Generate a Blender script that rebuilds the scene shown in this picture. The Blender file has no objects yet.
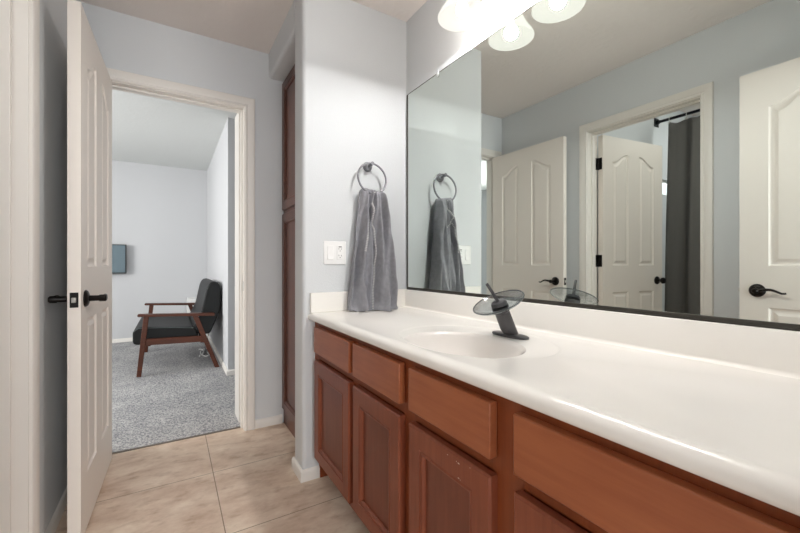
import bpy, bmesh, math, random
from mathutils import Vector, Matrix
R = math.radians
random.seed(7)
sc = bpy.context.scene
COL = sc.collection

# ------------------------------------------------------------------ camera, world, light, exposure
cd = bpy.data.cameras.new('camera')
cam = bpy.data.objects.new('camera', cd); COL.objects.link(cam)
cam.location = (0, 0, 1.056)
cam.rotation_euler = (R(90), 0, R(-31.23))
cd.sensor_width = 36; cd.lens = 378.72 / 800 * 36
cd.shift_y = -2.5 / 800
cd.clip_start = 0.02
sc.camera = cam

world = bpy.data.worlds.new('sky'); sc.world = world
world.use_nodes = True
bg = world.node_tree.nodes['Background']
bg.inputs[0].default_value = (0.94, 0.97, 1.0, 1); bg.inputs[1].default_value = 1.2

def area(name, loc, rot, sx, sy, power, col):
    l = bpy.data.lights.new(name, 'AREA'); l.shape = 'RECTANGLE'; l.size = sx; l.size_y = sy
    l.energy = power; l.color = col
    o = bpy.data.objects.new(name, l); COL.objects.link(o); o.location = loc; o.rotation_euler = rot
    return o
HALL_W, BED_W, TOILET_W, BULB_W = 80, 84, 6, 46.0
area('hall_fill', (0.15, -2.75, 1.35), (R(90), 0, 0), 1.5, 1.7, HALL_W, (0.97, 0.985, 1.0))  # added soft fill from behind the camera, no known source there
area('bedroom_daylight', (-2.95, 3.9, 1.5), (0, R(-90), 0), 1.2, 1.6, BED_W, (1.0, 0.985, 0.965))
area('toilet_room_fill', (-1.05, 0.85, 2.58), (0, 0, 0), 0.4, 0.4, TOILET_W, (1, 0.97, 0.93))  # added unseen fill that lifts the dark toilet room, no fixture
area('tub_side_fill', (-2.02, 1.0, 2.58), (0, 0, 0), 0.4, 0.4, 9, (1, 0.98, 0.96))  # added unseen fill brightening the end wall beyond the curtain rod
area('toilet_room_daylight', (-1.93, 1.98, 1.79), (R(-90), 0, 0), 0.42, 0.15, 3, (0.9, 0.95, 1.0))
sc.view_settings.view_transform = 'Standard'
sc.view_settings.look = 'None'
sc.view_settings.gamma = 1
sc.view_settings.use_curve_mapping = False
sc.view_settings.exposure = 0.42
sc.cycles.max_bounces = 14
sc.cycles.diffuse_bounces = 8
sc.cycles.glossy_bounces = 6
sc.cycles.transmission_bounces = 8
sc.cycles.sample_clamp_indirect = 6
sc.cycles.caustics_reflective = False
sc.cycles.caustics_refractive = False

# ------------------------------------------------------------------ measured dimensions (metres, camera at the origin)
MX = 1.1463          # mirror wall
WL = -0.40           # left wall
SY = 1.82            # towel wall (end of the vanity)
FY = 2.5636          # wall with the bedroom doorway
BY = 0.06            # wall behind the camera
ZC = 2.43            # ceiling

# ------------------------------------------------------------------ materials
def lin(c):
    return tuple((x / 12.92 if x <= 0.04045 else ((x + 0.055) / 1.055) ** 2.4) for x in c)
def rgb(h):
    return lin(tuple(int(h[i:i + 2], 16) / 255 for i in (0, 2, 4))) + (1,)

def mat(name, colr, rough=0.5, metal=0.0, spec=0.5, bump=None, vary=None, coat=0.0, trans=0.0, ior=1.45, wood=None):
    m = bpy.data.materials.new(name); m.use_nodes = True
    nt = m.node_tree; n = nt.nodes; L = nt.links
    p = n['Principled BSDF']
    c = rgb(colr)
    p.inputs['Base Color'].default_value = c
    p.inputs['Roughness'].default_value = rough
    p.inputs['Metallic'].default_value = metal
    p.inputs['Specular IOR Level'].default_value = spec
    p.inputs['Coat Weight'].default_value = coat
    p.inputs['Coat Roughness'].default_value = 0.15
    p.inputs['Transmission Weight'].default_value = trans
    p.inputs['IOR'].default_value = ior
    tc = n.new('ShaderNodeTexCoord')
    if bump:
        nz = n.new('ShaderNodeTexNoise'); nz.inputs['Scale'].default_value = bump[0]; nz.inputs['Detail'].default_value = 3
        L.new(tc.outputs['Object'], nz.inputs['Vector'])
        b = n.new('ShaderNodeBump'); b.inputs['Strength'].default_value = bump[1]; b.inputs['Distance'].default_value = bump[2]
        L.new(nz.outputs['Fac'], b.inputs['Height']); L.new(b.outputs['Normal'], p.inputs['Normal'])
    if vary:    # (scale, second colour, low, high)
        nz = n.new('ShaderNodeTexNoise'); nz.inputs['Scale'].default_value = vary[0]; nz.inputs['Detail'].default_value = 5
        L.new(tc.outputs['Object'], nz.inputs['Vector'])
        rp = n.new('ShaderNodeValToRGB')
        rp.color_ramp.elements[0].position = vary[2]; rp.color_ramp.elements[1].position = vary[3]
        rp.color_ramp.elements[0].color = c; rp.color_ramp.elements[1].color = rgb(vary[1])
        L.new(nz.outputs['Fac'], rp.inputs['Fac']); L.new(rp.outputs['Color'], p.inputs['Base Color'])
    if wood:    # (grain axis, dark colour)
        mp = n.new('ShaderNodeMapping'); s = [38, 38, 38]; s['xyz'.index(wood[0])] = 2.2
        mp.inputs['Scale'].default_value = s
        L.new(tc.outputs['Object'], mp.inputs['Vector'])
        nz = n.new('ShaderNodeTexNoise'); nz.inputs['Scale'].default_value = 1.6; nz.inputs['Detail'].default_value = 6; nz.inputs['Roughness'].default_value = 0.65
        L.new(mp.outputs['Vector'], nz.inputs['Vector'])
        nb = n.new('ShaderNodeTexNoise'); nb.inputs['Scale'].default_value = 5.0; nb.inputs['Detail'].default_value = 2
        L.new(tc.outputs['Object'], nb.inputs['Vector'])
        ad = n.new('ShaderNodeMix'); ad.data_type = 'FLOAT'; ad.inputs[0].default_value = 0.45
        L.new(nz.outputs['Fac'], ad.inputs[2]); L.new(nb.outputs['Fac'], ad.inputs[3])
        rp = n.new('ShaderNodeValToRGB')
        rp.color_ramp.elements[0].position = 0.34; rp.color_ramp.elements[1].position = 0.62
        rp.color_ramp.elements[0].color = rgb(wood[1]); rp.color_ramp.elements[1].color = c
        L.new(ad.outputs[0], rp.inputs['Fac']); L.new(rp.outputs['Color'], p.inputs['Base Color'])
    return m

M = {}
M['wall'] = mat('wall_paint', 'd3d6d8', 0.75, spec=0.25, bump=(160, 0.18, 0.004))
M['bedwall'] = mat('bedroom_wall_paint', 'cbccce', 0.8, spec=0.2, bump=(160, 0.15, 0.004))
M['ceiling'] = mat('ceiling_paint', 'e6dfda', 0.9, spec=0.15, bump=(26, 0.35, 0.012))
M['bedceiling'] = mat('bedroom_ceiling_paint', 'd8dad8', 0.9, spec=0.15, bump=(26, 0.2, 0.01))
M['trim'] = mat('trim_paint', 'e4e0da', 0.38, spec=0.45)
M['base'] = mat('baseboard_paint', 'e6e2dc', 0.4, spec=0.45)
M['door'] = mat('door_paint', 'e4ddd5', 0.42, spec=0.45, bump=(220, 0.06, 0.002))
M['bronze'] = mat('oil_rubbed_bronze', '1a1614', 0.36, metal=0.55, spec=0.5)
M['brightmetal'] = mat('satin_nickel', 'c8c6c2', 0.3, metal=1.0)
M['gunmetal'] = mat('dark_pewter', '84848a', 0.36, metal=0.85)
M['wood'] = mat('cherry_wood', '8a4c35', 0.38, spec=0.35, wood=('z', '743c29'), coat=0.08)
M['wood_h'] = mat('cherry_wood_horizontal', 'a5623f', 0.34, spec=0.4, wood=('y', '935235'), coat=0.08)
M['frame_wood'] = mat('cherry_frame_wood', '8a4726', 0.4, spec=0.4, wood=('z', '783b1f'))
M['panel_wood'] = mat('cherry_panel_wood', '7c4533', 0.38, spec=0.35, wood=('z', '693828'), coat=0.08)
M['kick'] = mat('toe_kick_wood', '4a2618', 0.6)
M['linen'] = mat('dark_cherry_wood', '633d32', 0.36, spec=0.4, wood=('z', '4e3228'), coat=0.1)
M['marble'] = mat('cultured_marble', 'efece6', 0.24, spec=0.5, vary=(3.0, 'f1efea', 0.35, 0.7), coat=0.12)
M['basin'] = mat('cultured_marble_basin', 'ebe7e2', 0.12, spec=0.5, coat=0.3)
M['plate'] = mat('white_plastic', 'f0f0ef', 0.3, spec=0.5)
M['slot'] = mat('dark_slot', '3a3a3a', 0.6)
M['bronze_matte'] = mat('matt_dark_bronze', '565557', 0.36, metal=0.5)
M['channel'] = mat('dark_metal_channel', '46443f', 0.4, metal=0.4)
M['clear'] = mat('clear_plastic', 'e8eceb', 0.2, trans=0.2)
M['towel'] = mat('grey_terry', '909095', 0.95, spec=0.1, bump=(420, 0.9, 0.004), vary=(40, '9c9ca2', 0.35, 0.7))
M['stitch'] = mat('pale_stitching', 'd2d1d1', 0.9, spec=0.1)
M['leather'] = mat('black_leather', '0f1111', 0.5, spec=0.35, bump=(240, 0.1, 0.002))
M['piping'] = mat('grey_piping', '5c6362', 0.4)
M['walnut'] = mat('walnut_wood', '5c301e', 0.42, spec=0.35, wood=('x', '442316'))
M['tvframe'] = mat('black_plastic', '14181a', 0.35)
M['tvscreen'] = mat('television_screen', '6f8088', 0.08, metal=0.6, spec=0.8, coat=0.4)
M['whitefurn'] = mat('white_laminate', 'e9e9e7', 0.35)
M['cord'] = mat('white_cord', 'e4e4e2', 0.4)
M['curtain'] = mat('dark_grey_curtain', '6a6865', 0.9, spec=0.1, bump=(300, 0.25, 0.002))
M['rod'] = mat('black_metal_rod', '14161c', 0.35, metal=0.5)
M['pane'] = mat('window_glass', 'f4f8f8', 0.02, trans=1.0, ior=1.02)

# mirror: silvered glass with a faint green cast
m = bpy.data.materials.new('silvered_glass'); m.use_nodes = True
p = m.node_tree.nodes['Principled BSDF']
p.inputs['Base Color'].default_value = (0.865, 0.93, 0.89, 1); p.inputs['Metallic'].default_value = 1; p.inputs['Roughness'].default_value = 0.012
M['mirror'] = m

# smoky glass disc of the tap: clear tinted glass with a surface sheen
m = bpy.data.materials.new('smoky_glass'); m.use_nodes = True
nt = m.node_tree; nt.nodes.clear()
out = nt.nodes.new('ShaderNodeOutputMaterial'); tp = nt.nodes.new('ShaderNodeBsdfTransparent'); gl = nt.nodes.new('ShaderNodeBsdfGlossy'); lw = nt.nodes.new('ShaderNodeLayerWeight'); mx = nt.nodes.new('ShaderNodeMixShader')
pw = nt.nodes.new('ShaderNodeMath'); pw.operation = 'POWER'; pw.inputs[1].default_value = 3.0; ma = nt.nodes.new('ShaderNodeMath'); ma.operation = 'MULTIPLY_ADD'; ma.inputs[1].default_value = 0.5; ma.inputs[2].default_value = 0.08
lw.inputs[0].default_value = 0.5
tp.inputs[0].default_value = (0.72, 0.74, 0.75, 1); gl.inputs[0].default_value = (0.9, 0.9, 0.9, 1); gl.inputs[1].default_value = 0.06
L_ = nt.links
L_.new(lw.outputs['Facing'], pw.inputs[0]); L_.new(pw.outputs[0], ma.inputs[0]); L_.new(ma.outputs[0], mx.inputs[0])
L_.new(tp.outputs[0], mx.inputs[1]); L_.new(gl.outputs[0], mx.inputs[2]); L_.new(mx.outputs[0], out.inputs[0])
M['glass'] = m

M['glass_rim'] = mat('dark_glass_edge', '4d5355', 0.12, spec=0.7)
# frosted lamp shade lit from inside, and its bulb
m = bpy.data.materials.new('frosted_shade_glass'); m.use_nodes = True
nt = m.node_tree; nt.nodes.clear()
out = nt.nodes.new('ShaderNodeOutputMaterial'); tp = nt.nodes.new('ShaderNodeBsdfTransparent'); df = nt.nodes.new('ShaderNodeBsdfTranslucent'); d2 = nt.nodes.new('ShaderNodeBsdfDiffuse')
em = nt.nodes.new('ShaderNodeEmission'); mx = nt.nodes.new('ShaderNodeMixShader'); mx2 = nt.nodes.new('ShaderNodeMixShader'); ad = nt.nodes.new('ShaderNodeAddShader')
tp.inputs[0].default_value = (0.52, 0.51, 0.50, 1); df.inputs[0].default_value = (1, 0.98, 0.94, 1); d2.inputs[0].default_value = (1, 0.98, 0.94, 1)
mx.inputs[0].default_value = 0.5; mx2.inputs[0].default_value = 0.0028
em.inputs[0].default_value = (1, 0.97, 0.90, 1); em.inputs[1].default_value = 0.42
nt.links.new(df.outputs[0], mx.inputs[1]); nt.links.new(d2.outputs[0], mx.inputs[2])
nt.links.new(tp.outputs[0], mx2.inputs[1]); nt.links.new(mx.outputs[0], mx2.inputs[2])
nt.links.new(mx2.outputs[0], ad.inputs[0]); nt.links.new(em.outputs[0], ad.inputs[1]); nt.links.new(ad.outputs[0], out.inputs[0])
M['shade'] = m
m = bpy.data.materials.new('glowing_bulb'); m.use_nodes = True
p = m.node_tree.nodes['Principled BSDF']
p.inputs['Emission Color'].default_value = (1, 0.96, 0.88, 1); p.inputs['Emission Strength'].default_value = 6
M['bulb'] = m

# floor tiles: mottled travertine squares with narrow joints
def tile_mat():
    m = bpy.data.materials.new('travertine_tile'); m.use_nodes = True
    nt = m.node_tree; n = nt.nodes; L = nt.links; p = n['Principled BSDF']
    tc = n.new('ShaderNodeTexCoord'); mp = n.new('ShaderNodeMapping')
    mp.inputs['Location'].default_value = (-0.185 + 0.52 * 8, -2.13 + 0.52 * 8, 0)
    L.new(tc.outputs['Object'], mp.inputs['Vector'])
    br = n.new('ShaderNodeTexBrick'); br.offset = 0; br.squash = 1
    br.inputs['Scale'].default_value = 1; br.inputs['Brick Width'].default_value = 0.52; br.inputs['Row Height'].default_value = 0.52
    br.inputs['Mortar Size'].default_value = 0.0022; br.inputs['Mortar Smooth'].default_value = 0.2; br.inputs['Bias'].default_value = 0
    br.inputs['Color1'].default_value = (0, 0, 0, 1); br.inputs['Color2'].default_value = (1, 1, 1, 1); br.inputs['Mortar'].default_value = (0.5, 0.5, 0.5, 1)
    L.new(mp.outputs['Vector'], br.inputs['Vector'])
    m2 = n.new('ShaderNodeMapping'); m2.inputs['Scale'].default_value = (1, 1.7, 1); m2.inputs['Rotation'].default_value = (0, 0, 0.35)
    L.new(tc.outputs['Object'], m2.inputs['Vector'])
    n1 = n.new('ShaderNodeTexNoise'); n1.inputs['Scale'].default_value = 5.0; n1.inputs['Detail'].default_value = 8; n1.inputs['Roughness'].default_value = 0.68
    n2 = n.new('ShaderNodeTexNoise'); n2.inputs['Scale'].default_value = 13; n2.inputs['Detail'].default_value = 4
    L.new(m2.outputs['Vector'], n1.inputs['Vector']); L.new(m2.outputs['Vector'], n2.inputs['Vector'])
    r1 = n.new('ShaderNodeValToRGB'); e = r1.color_ramp.elements
    e[0].position = 0.30; e[0].color = rgb('bba08a'); e[1].position = 0.68; e[1].color = rgb('e2d2bf')
    k = r1.color_ramp.elements.new(0.48); k.color = rgb('d0baa6')
    L.new(n1.outputs['Fac'], r1.inputs['Fac'])
    r2 = n.new('ShaderNodeValToRGB'); e = r2.color_ramp.elements
    e[0].position = 0.28; e[0].color = rgb('bda894'); e[1].position = 0.46; e[1].color = (1, 1, 1, 1)
    L.new(n2.outputs['Fac'], r2.inputs['Fac'])
    mm = n.new('ShaderNodeMix'); mm.data_type = 'RGBA'; mm.blend_type = 'MULTIPLY'; mm.inputs[0].default_value = 0.45
    L.new(r1.outputs['Color'], mm.inputs[6]); L.new(r2.outputs['Color'], mm.inputs[7])
    mg = n.new('ShaderNodeMix'); mg.data_type = 'RGBA'
    L.new(br.outputs['Fac'], mg.inputs[0]); L.new(mm.outputs[2], mg.inputs[6]); mg.inputs[7].default_value = rgb('8d7a66')
    L.new(mg.outputs[2], p.inputs['Base Color'])
    p.inputs['Roughness'].default_value = 0.42; p.inputs['Specular IOR Level'].default_value = 0.4
    inv = n.new('ShaderNodeMath'); inv.operation = 'SUBTRACT'; inv.inputs[0].default_value = 1; L.new(br.outputs['Fac'], inv.inputs[1])
    b = n.new('ShaderNodeBump'); b.inputs['Strength'].default_value = 0.4; b.inputs['Distance'].default_value = 0.002
    L.new(inv.outputs[0], b.inputs['Height']); L.new(b.outputs['Normal'], p.inputs['Normal'])
    return m
M['tile'] = tile_mat()

def carpet_mat():
    m = bpy.data.materials.new('grey_cut_pile'); m.use_nodes = True
    nt = m.node_tree; n = nt.nodes; L = nt.links; p = n['Principled BSDF']
    tc = n.new('ShaderNodeTexCoord')
    n1 = n.new('ShaderNodeTexNoise'); n1.inputs['Scale'].default_value = 105; n1.inputs['Detail'].default_value = 4
    n2 = n.new('ShaderNodeTexNoise'); n2.inputs['Scale'].default_value = 3.5; n2.inputs['Detail'].default_value = 3
    L.new(tc.outputs['Object'], n1.inputs['Vector']); L.new(tc.outputs['Object'], n2.inputs['Vector'])
    r = n.new('ShaderNodeValToRGB'); e = r.color_ramp.elements
    e[0].position = 0.36; e[0].color = rgb('85858a'); e[1].position = 0.64; e[1].color = rgb('d6d5d2')
    L.new(n1.outputs['Fac'], r.inputs['Fac'])
    r2 = n.new('ShaderNodeValToRGB'); e = r2.color_ramp.elements
    e[0].position = 0.35; e[0].color = (0.8, 0.8, 0.82, 1); e[1].position = 0.65; e[1].color = (1, 1, 1, 1)
    L.new(n2.outputs['Fac'], r2.inputs['Fac'])
    mm = n.new('ShaderNodeMix'); mm.data_type = 'RGBA'; mm.blend_type = 'MULTIPLY'; mm.inputs[0].default_value = 1
    L.new(r.outputs['Color'], mm.inputs[6]); L.new(r2.outputs['Color'], mm.inputs[7]); L.new(mm.outputs[2], p.inputs['Base Color'])
    p.inputs['Roughness'].default_value = 1; p.inputs['Specular IOR Level'].default_value = 0.05
    b = n.new('ShaderNodeBump'); b.inputs['Strength'].default_value = 0.9; b.inputs['Distance'].default_value = 0.012
    L.new(n1.outputs['Fac'], b.inputs['Height']); L.new(b.outputs['Normal'], p.inputs['Normal'])
    return m
M['carpet'] = carpet_mat()

# ------------------------------------------------------------------ mesh helpers
def box(bm, x0, x1, y0, y1, z0, z1):
    v = [bm.verts.new(q) for q in ((x0, y0, z0), (x1, y0, z0), (x1, y1, z0), (x0, y1, z0), (x0, y0, z1), (x1, y0, z1), (x1, y1, z1), (x0, y1, z1))]
    for f in ((3, 2, 1, 0), (4, 5, 6, 7), (0, 1, 5, 4), (1, 2, 6, 5), (2, 3, 7, 6), (3, 0, 4, 7)):
        bm.faces.new([v[i] for i in f])
def prism(bm, poly, axis, a0, a1):
    """poly: 2-D points in the two other axes (x<y<z order), extruded along axis"""
    def P(q, a):
        return {'x': (a, q[0], q[1]), 'y': (q[0], a, q[1]), 'z': (q[0], q[1], a)}[axis]
    A = [bm.verts.new(P(q, a0)) for q in poly]; B = [bm.verts.new(P(q, a1)) for q in poly]
    k = len(poly)
    for i in range(k):
        bm.faces.new((A[i], A[(i + 1) % k], B[(i + 1) % k], B[i]))
    bm.faces.new(A[::-1]); bm.faces.new(B)
def ring_bridge(bm, a, b, closed=True):
    k = len(a)
    for i in range(k if closed else k - 1):
        bm.faces.new((a[i], a[(i + 1) % k], b[(i + 1) % k], b[i]))
def tube(bm, pts, r, seg=10, closed=False):
    pts = [Vector(q) for q in pts]; k = len(pts); rings = []
    rr = r if isinstance(r, (list, tuple)) else [r] * k
    up = Vector((0.13, 0.21, 0.97))
    for i, q in enumerate(pts):
        t = (pts[(i + 1) % k] - pts[i - 1]) if closed else (pts[min(i + 1, k - 1)] - pts[max(i - 1, 0)])
        t.normalize()
        u = t.cross(up)
        if u.length < 0.05: u = t.cross(Vector((1, 0, 0)))
        u.normalize(); w = u.cross(t)
        rings.append([bm.verts.new(q + (u * math.cos(2 * math.pi * j / seg) + w * math.sin(2 * math.pi * j / seg)) * rr[i]) for j in range(seg)])
    for i in range(k - 1): ring_bridge(bm, rings[i], rings[i + 1])
    if closed: ring_bridge(bm, rings[-1], rings[0])
    else:
        bm.faces.new(rings[0][::-1]); bm.faces.new(rings[-1])
def lathe(bm, prof, mtx=Matrix(), seg=40, cap0=True, cap1=True):
    rings = []
    for r, z in prof:
        rings.append([bm.verts.new(mtx @ Vector((r * math.cos(2 * math.pi * j / seg), r * math.sin(2 * math.pi * j / seg), z))) for j in range(seg)])
    for i in range(len(rings) - 1): ring_bridge(bm, rings[i], rings[i + 1])
    if cap0: bm.faces.new(rings[0][::-1])
    if cap1: bm.faces.new(rings[-1])
def aim(loc, direction):
    q = Vector(direction).to_track_quat('Z', 'Y')
    return Matrix.Translation(loc) @ q.to_matrix().to_4x4()

ORG = {}
def obj(name, bm, material, parent=None, smooth=True, bevel=0, shift=True, angle=35, seg=2):
    """link one mesh object; with shift the mesh is given in world space and moved into its parent's frame"""
    org = ORG.get(parent.name, Vector()) if parent else Vector()
    if shift and parent: bmesh.ops.translate(bm, verts=bm.verts, vec=-org)
    bmesh.ops.recalc_face_normals(bm, faces=bm.faces)
    me = bpy.data.meshes.new(name); bm.to_mesh(me); bm.free()
    me.materials.append(material)
    if smooth:
        for f in me.polygons: f.use_smooth = True
        me.set_sharp_from_angle(angle=R(angle))
    o = bpy.data.objects.new(name, me); COL.objects.link(o)
    if parent:
        o.parent = parent; ORG[o.name] = org
    if bevel:
        b = o.modifiers.new('edge', 'BEVEL'); b.width = bevel; b.segments = seg; b.limit_method = 'ANGLE'; b.angle_limit = R(40)
    return o
def thing(name, loc, label, cat, group=None, kind=None, rotz=0):
    o = bpy.data.objects.new(name, None); COL.objects.link(o); o.location = loc; o.rotation_euler = (0, 0, rotz)
    o.empty_display_size = 0.1
    ORG[o.name] = Vector(loc)
    return tag(o, label, cat, group, kind)
def tag(o, label=None, cat=None, group=None, kind=None):
    if label: o['label'] = label
    if cat: o['category'] = cat
    if group: o['group'] = group
    if kind: o['kind'] = kind
    return o
def B(*boxes):
    bm = bmesh.new()
    for b in boxes: box(bm, *b)
    return bm
def struct(name, bm, material, label, cat, **kw):
    return tag(obj(name, bm, material, **kw), label, cat, None, 'structure')

# ------------------------------------------------------------------ the setting
struct('floor', B((-2.4, 1.25, -0.06, 2.63, -0.06, 0.0)), M['tile'], 'beige travertine tile floor of the bathroom', 'floor')
struct('floor_bedroom', B((-2.8, 1.9, 2.63, 6.4, -0.06, 0.004)), M['carpet'], 'grey speckled carpet floor of the bedroom', 'carpet')
struct('floor_hall', B((-1.3, 1.9, -2.9, -0.06, -0.06, 0.0)), M['carpet'], 'carpet floor of the hall behind the bathroom entry', 'floor')
struct('ceiling', B((-0.52, 1.25, -0.06, 2.68, ZC, ZC + 0.08)), M['ceiling'], 'warm grey textured ceiling of the bathroom', 'ceiling')
struct('ceiling_bedroom', B((-2.8, 1.9, 2.68, 6.4, 2.44, 2.52)), M['bedceiling'], 'pale ceiling of the bedroom', 'ceiling')
struct('ceiling_toilet', B((-2.5, -0.515, 0.0, 1.9, 2.60, 2.68)), M['ceiling'], 'ceiling of the curtained toilet room', 'ceiling')
struct('ceiling_hall', B((-1.3, 1.9, -2.9, -0.06, ZC, ZC + 0.08)), M['ceiling'], 'ceiling of the hall', 'ceiling')

struct('wall_mirror', B((MX, 1.25, -0.06, 2.68, 0, ZC)), M['wall'], 'pale blue grey wall carrying the mirror', 'wall')
struct('wall_far', B((-2.9, -0.335, FY, 2.68, 0, 2.6), (0.413, 1.9, FY, 2.68, 0, 2.6), (-0.335, 0.413, FY, 2.68, 2.06, 2.6)), M['wall'],
       'pale grey wall around the bedroom doorway', 'wall')
struct('wall_left', B((-0.515, WL, -0.06, 0.98, 0, 2.6), (-0.515, WL, 1.712, FY, 0, 2.6), (-0.515, WL, 0.98, 1.712, 2.056, 2.6)), M['wall'],
       'pale grey left wall with the toilet room opening', 'wall')
struct('wall_back', B((-0.515, -0.32, -0.06, BY, 0, ZC), (0.44, 1.25, -0.06, BY, 0, ZC), (-0.32, 0.44, -0.06, BY, 2.06, ZC)), M['wall'],
       'wall with the bathroom entry doorway at the near end of the vanity', 'wall')
# towel wall: stub with rounded outer corners
def arc(cx, cy, r, a0, a1, n=6):
    return [(cx + r * math.cos(R(a0 + (a1 - a0) * i / n)), cy + r * math.sin(R(a0 + (a1 - a0) * i / n))) for i in range(n + 1)]
bm = bmesh.new(); r = 0.022
prism(bm, [(MX, SY)] + [(MX, 1.97)] + arc(0.55 + r, 1.97 - r, r, 90, 180) + arc(0.55 + r, SY + r, r, 180, 270), 'z', 0, ZC)
struct('wall_towel', bm, M['wall'], 'pale stub wall with rounded corners holding the towel ring', 'wall')
bm = bmesh.new()
prism(bm, [(0.70, ZC), (0.55, ZC)] + arc(0.55 + r, 2.27 + r, r, 180, 270) + [(0.70, 2.27)], 'y', 1.96, FY)
struct('wall_header', bm, M['wall'], 'boxed header with a rounded edge above the linen cabinet', 'wall')
# bedroom
struct('wall_bedroom_end', B((-2.8, 1.9, 6.3, 6.4, 0, 2.44)), M['bedwall'], 'pale end wall of the bedroom behind the loveseat', 'wall')
struct('wall_bedroom_right', B((0.465, 0.60, 3.9, 6.3, 0, 2.44), (0.60, 1.9, 3.9, 4.0, 0, 2.44)), M['bedwall'], 'white bedroom side wall that the loveseat backs onto', 'wall')
struct('wall_bedroom_near', B((1.8, 1.9, 2.68, 3.9, 0, 2.44)), M['bedwall'], 'bedroom entry side wall', 'wall')
struct('wall_bedroom_window', B((-2.9, -2.8, 2.68, 3.1, 0, 2.44), (-2.9, -2.8, 4.7, 6.4, 0, 2.44), (-2.9, -2.8, 3.1, 4.7, 0, 0.9), (-2.9, -2.8, 3.1, 4.7, 2.1, 2.44)),
       M['bedwall'], 'bedroom wall with the window', 'wall')
struct('wall_bedroom_return', B((0.425, 0.56, 2.68, 2.90, 0, 2.44)), M['bedwall'], 'short return wall inside the bedroom entry', 'wall')
t8 = struct('trim_8', B((0.388, 0.425, 2.70, 2.885, 0, 2.085)), M['trim'], 'white door trim just inside the bedroom entry', 'door casing', bevel=0.003)
obj('strike_plate', B((0.3865, 0.3885, 2.86, 2.882, 0.90, 0.955)), M['brightmetal'], t8)
bm = B((-2.88, -2.82, 3.1, 3.15, 0.9, 2.1), (-2.88, -2.82, 4.65, 4.7, 0.9, 2.1), (-2.88, -2.82, 3.15, 4.65, 0.9, 0.95), (-2.88, -2.82, 3.15, 4.65, 2.05, 2.1), (-2.87, -2.83, 3.88, 3.92, 0.95, 2.05))
struct('window_1', bm, M['base'], 'white bedroom window frame', 'window')
# toilet room
struct('wall_toilet_end', B((-1.72, -0.515, 1.80, 1.90, 0, 2.6), (-2.4, -2.14, 1.80, 1.90, 0, 2.6), (-2.14, -1.72, 1.80, 1.90, 0, 1.72), (-2.14, -1.72, 1.80, 1.90, 1.87, 2.6)),
       M['wall'], 'end wall of the toilet room with a small high window', 'wall')
struct('wall_toilet_outer', B((-2.5, -2.4, 0.0, 1.9, 0, 2.6)), M['wall'], 'outer wall of the toilet room behind the curtain', 'wall')
struct('wall_toilet_back', B((-2.4, -0.515, 0.0, 0.10, 0, 2.6)), M['wall'], 'back wall of the toilet room', 'wall')
bm = B((-2.14, -1.72, 1.83, 1.87, 1.72, 1.735), (-2.14, -1.72, 1.83, 1.87, 1.855, 1.87), (-2.14, -2.125, 1.83, 1.87, 1.735, 1.855), (-1.735, -1.72, 1.83, 1.87, 1.735, 1.855))
w2 = struct('window_2', bm, M['base'], 'small high window beside the curtain in the toilet room', 'window')
obj('pane', B((-2.125, -1.735, 1.848, 1.852, 1.735, 1.855)), M['pane'], w2)
# hall
struct('wall_hall_left', B((-1.4, -1.3, -2.9, 0.0, 0, ZC)), M['wall'], 'left wall of the hall', 'wall')
struct('wall_hall_right', B((1.9, 2.0, -2.9, 0.0, 0, ZC)), M['wall'], 'right wall of the hall', 'wall')
struct('wall_hall_front', B((-1.3, -0.515, -0.06, 0.0, 0, ZC), (1.25, 1.9, -0.06, 0.0, 0, ZC)), M['wall'], 'hall side of the bathroom entry wall', 'wall')
struct('wall_hall_end', B((-1.3, -0.75, -2.9, -2.8, 0, ZC), (1.05, 1.9, -2.9, -2.8, 0, ZC), (-0.75, 1.05, -2.9, -2.8, 0, 0.4), (-0.75, 1.05, -2.9, -2.8, 2.25, ZC)),
       M['wall'], 'end wall of the hall with a large opening behind the added fill light', 'wall')

# casings: a moulded profile carried round the opening
PROF = [(0, 0), (0, 0.009), (0.004, 0.012), (0.011, 0.012), (0.014, 0.009), (0.018, 0.009), (0.022, 0.012), (0.036, 0.0135), (0.050, 0.0155), (0.057, 0.0145), (0.060, 0.011), (0.060, 0)]
def casing_bm(fn, xl, xr, zt):
    bm = bmesh.new(); rows = []
    for w, t in PROF:
        rows.append([bm.verts.new(fn(*q)) for q in ((xl - w, t, 0.0), (xl - w, t, zt + w), (xr + w, t, zt + w), (xr + w, t, 0.0))])
    for i in range(len(rows) - 1):
        for j in range(3): bm.faces.new((rows[i][j], rows[i][j + 1], rows[i + 1][j + 1], rows[i + 1][j]))
    bm.faces.new([q[0] for q in rows]); bm.faces.new([q[3] for q in rows])
    return bm
def jamb_bm(fn, xl, xr, zt, d0, d1, s0, s1, th=0.015):
    """fn(a, depth, z); jamb boards with a door stop between depths s0..s1"""
    bm = bmesh.new()
    def bx(a0, a1, e0, e1, z0, z1):
        v = [bm.verts.new(fn(*q)) for q in ((a0, e0, z0), (a1, e0, z0), (a1, e1, z0), (a0, e1, z0), (a0, e0, z1), (a1, e0, z1), (a1, e1, z1), (a0, e1, z1))]
        for f in ((3, 2, 1, 0), (4, 5, 6, 7), (0, 1, 5, 4), (1, 2, 6, 5), (2, 3, 7, 6), (3, 0, 4, 7)): bm.faces.new([v[i] for i in f])
    bx(xl - th, xl, d0, d1, 0, zt); bx(xr, xr + th, d0, d1, 0, zt); bx(xl - th, xr + th, d0, d1, zt, zt + th)
    bx(xl, xl + 0.011, s0, s1, 0, zt - 0.011); bx(xr - 0.011, xr, s0, s1, 0, zt - 0.011); bx(xl, xr, s0, s1, zt - 0.011, zt)
    return bm
fy = lambda a, t, z: (a, FY - t, z)
fyb = lambda a, t, z: (a, 2.68 + t, z)
fl = lambda a, t, z: (WL + t, a, z)
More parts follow.
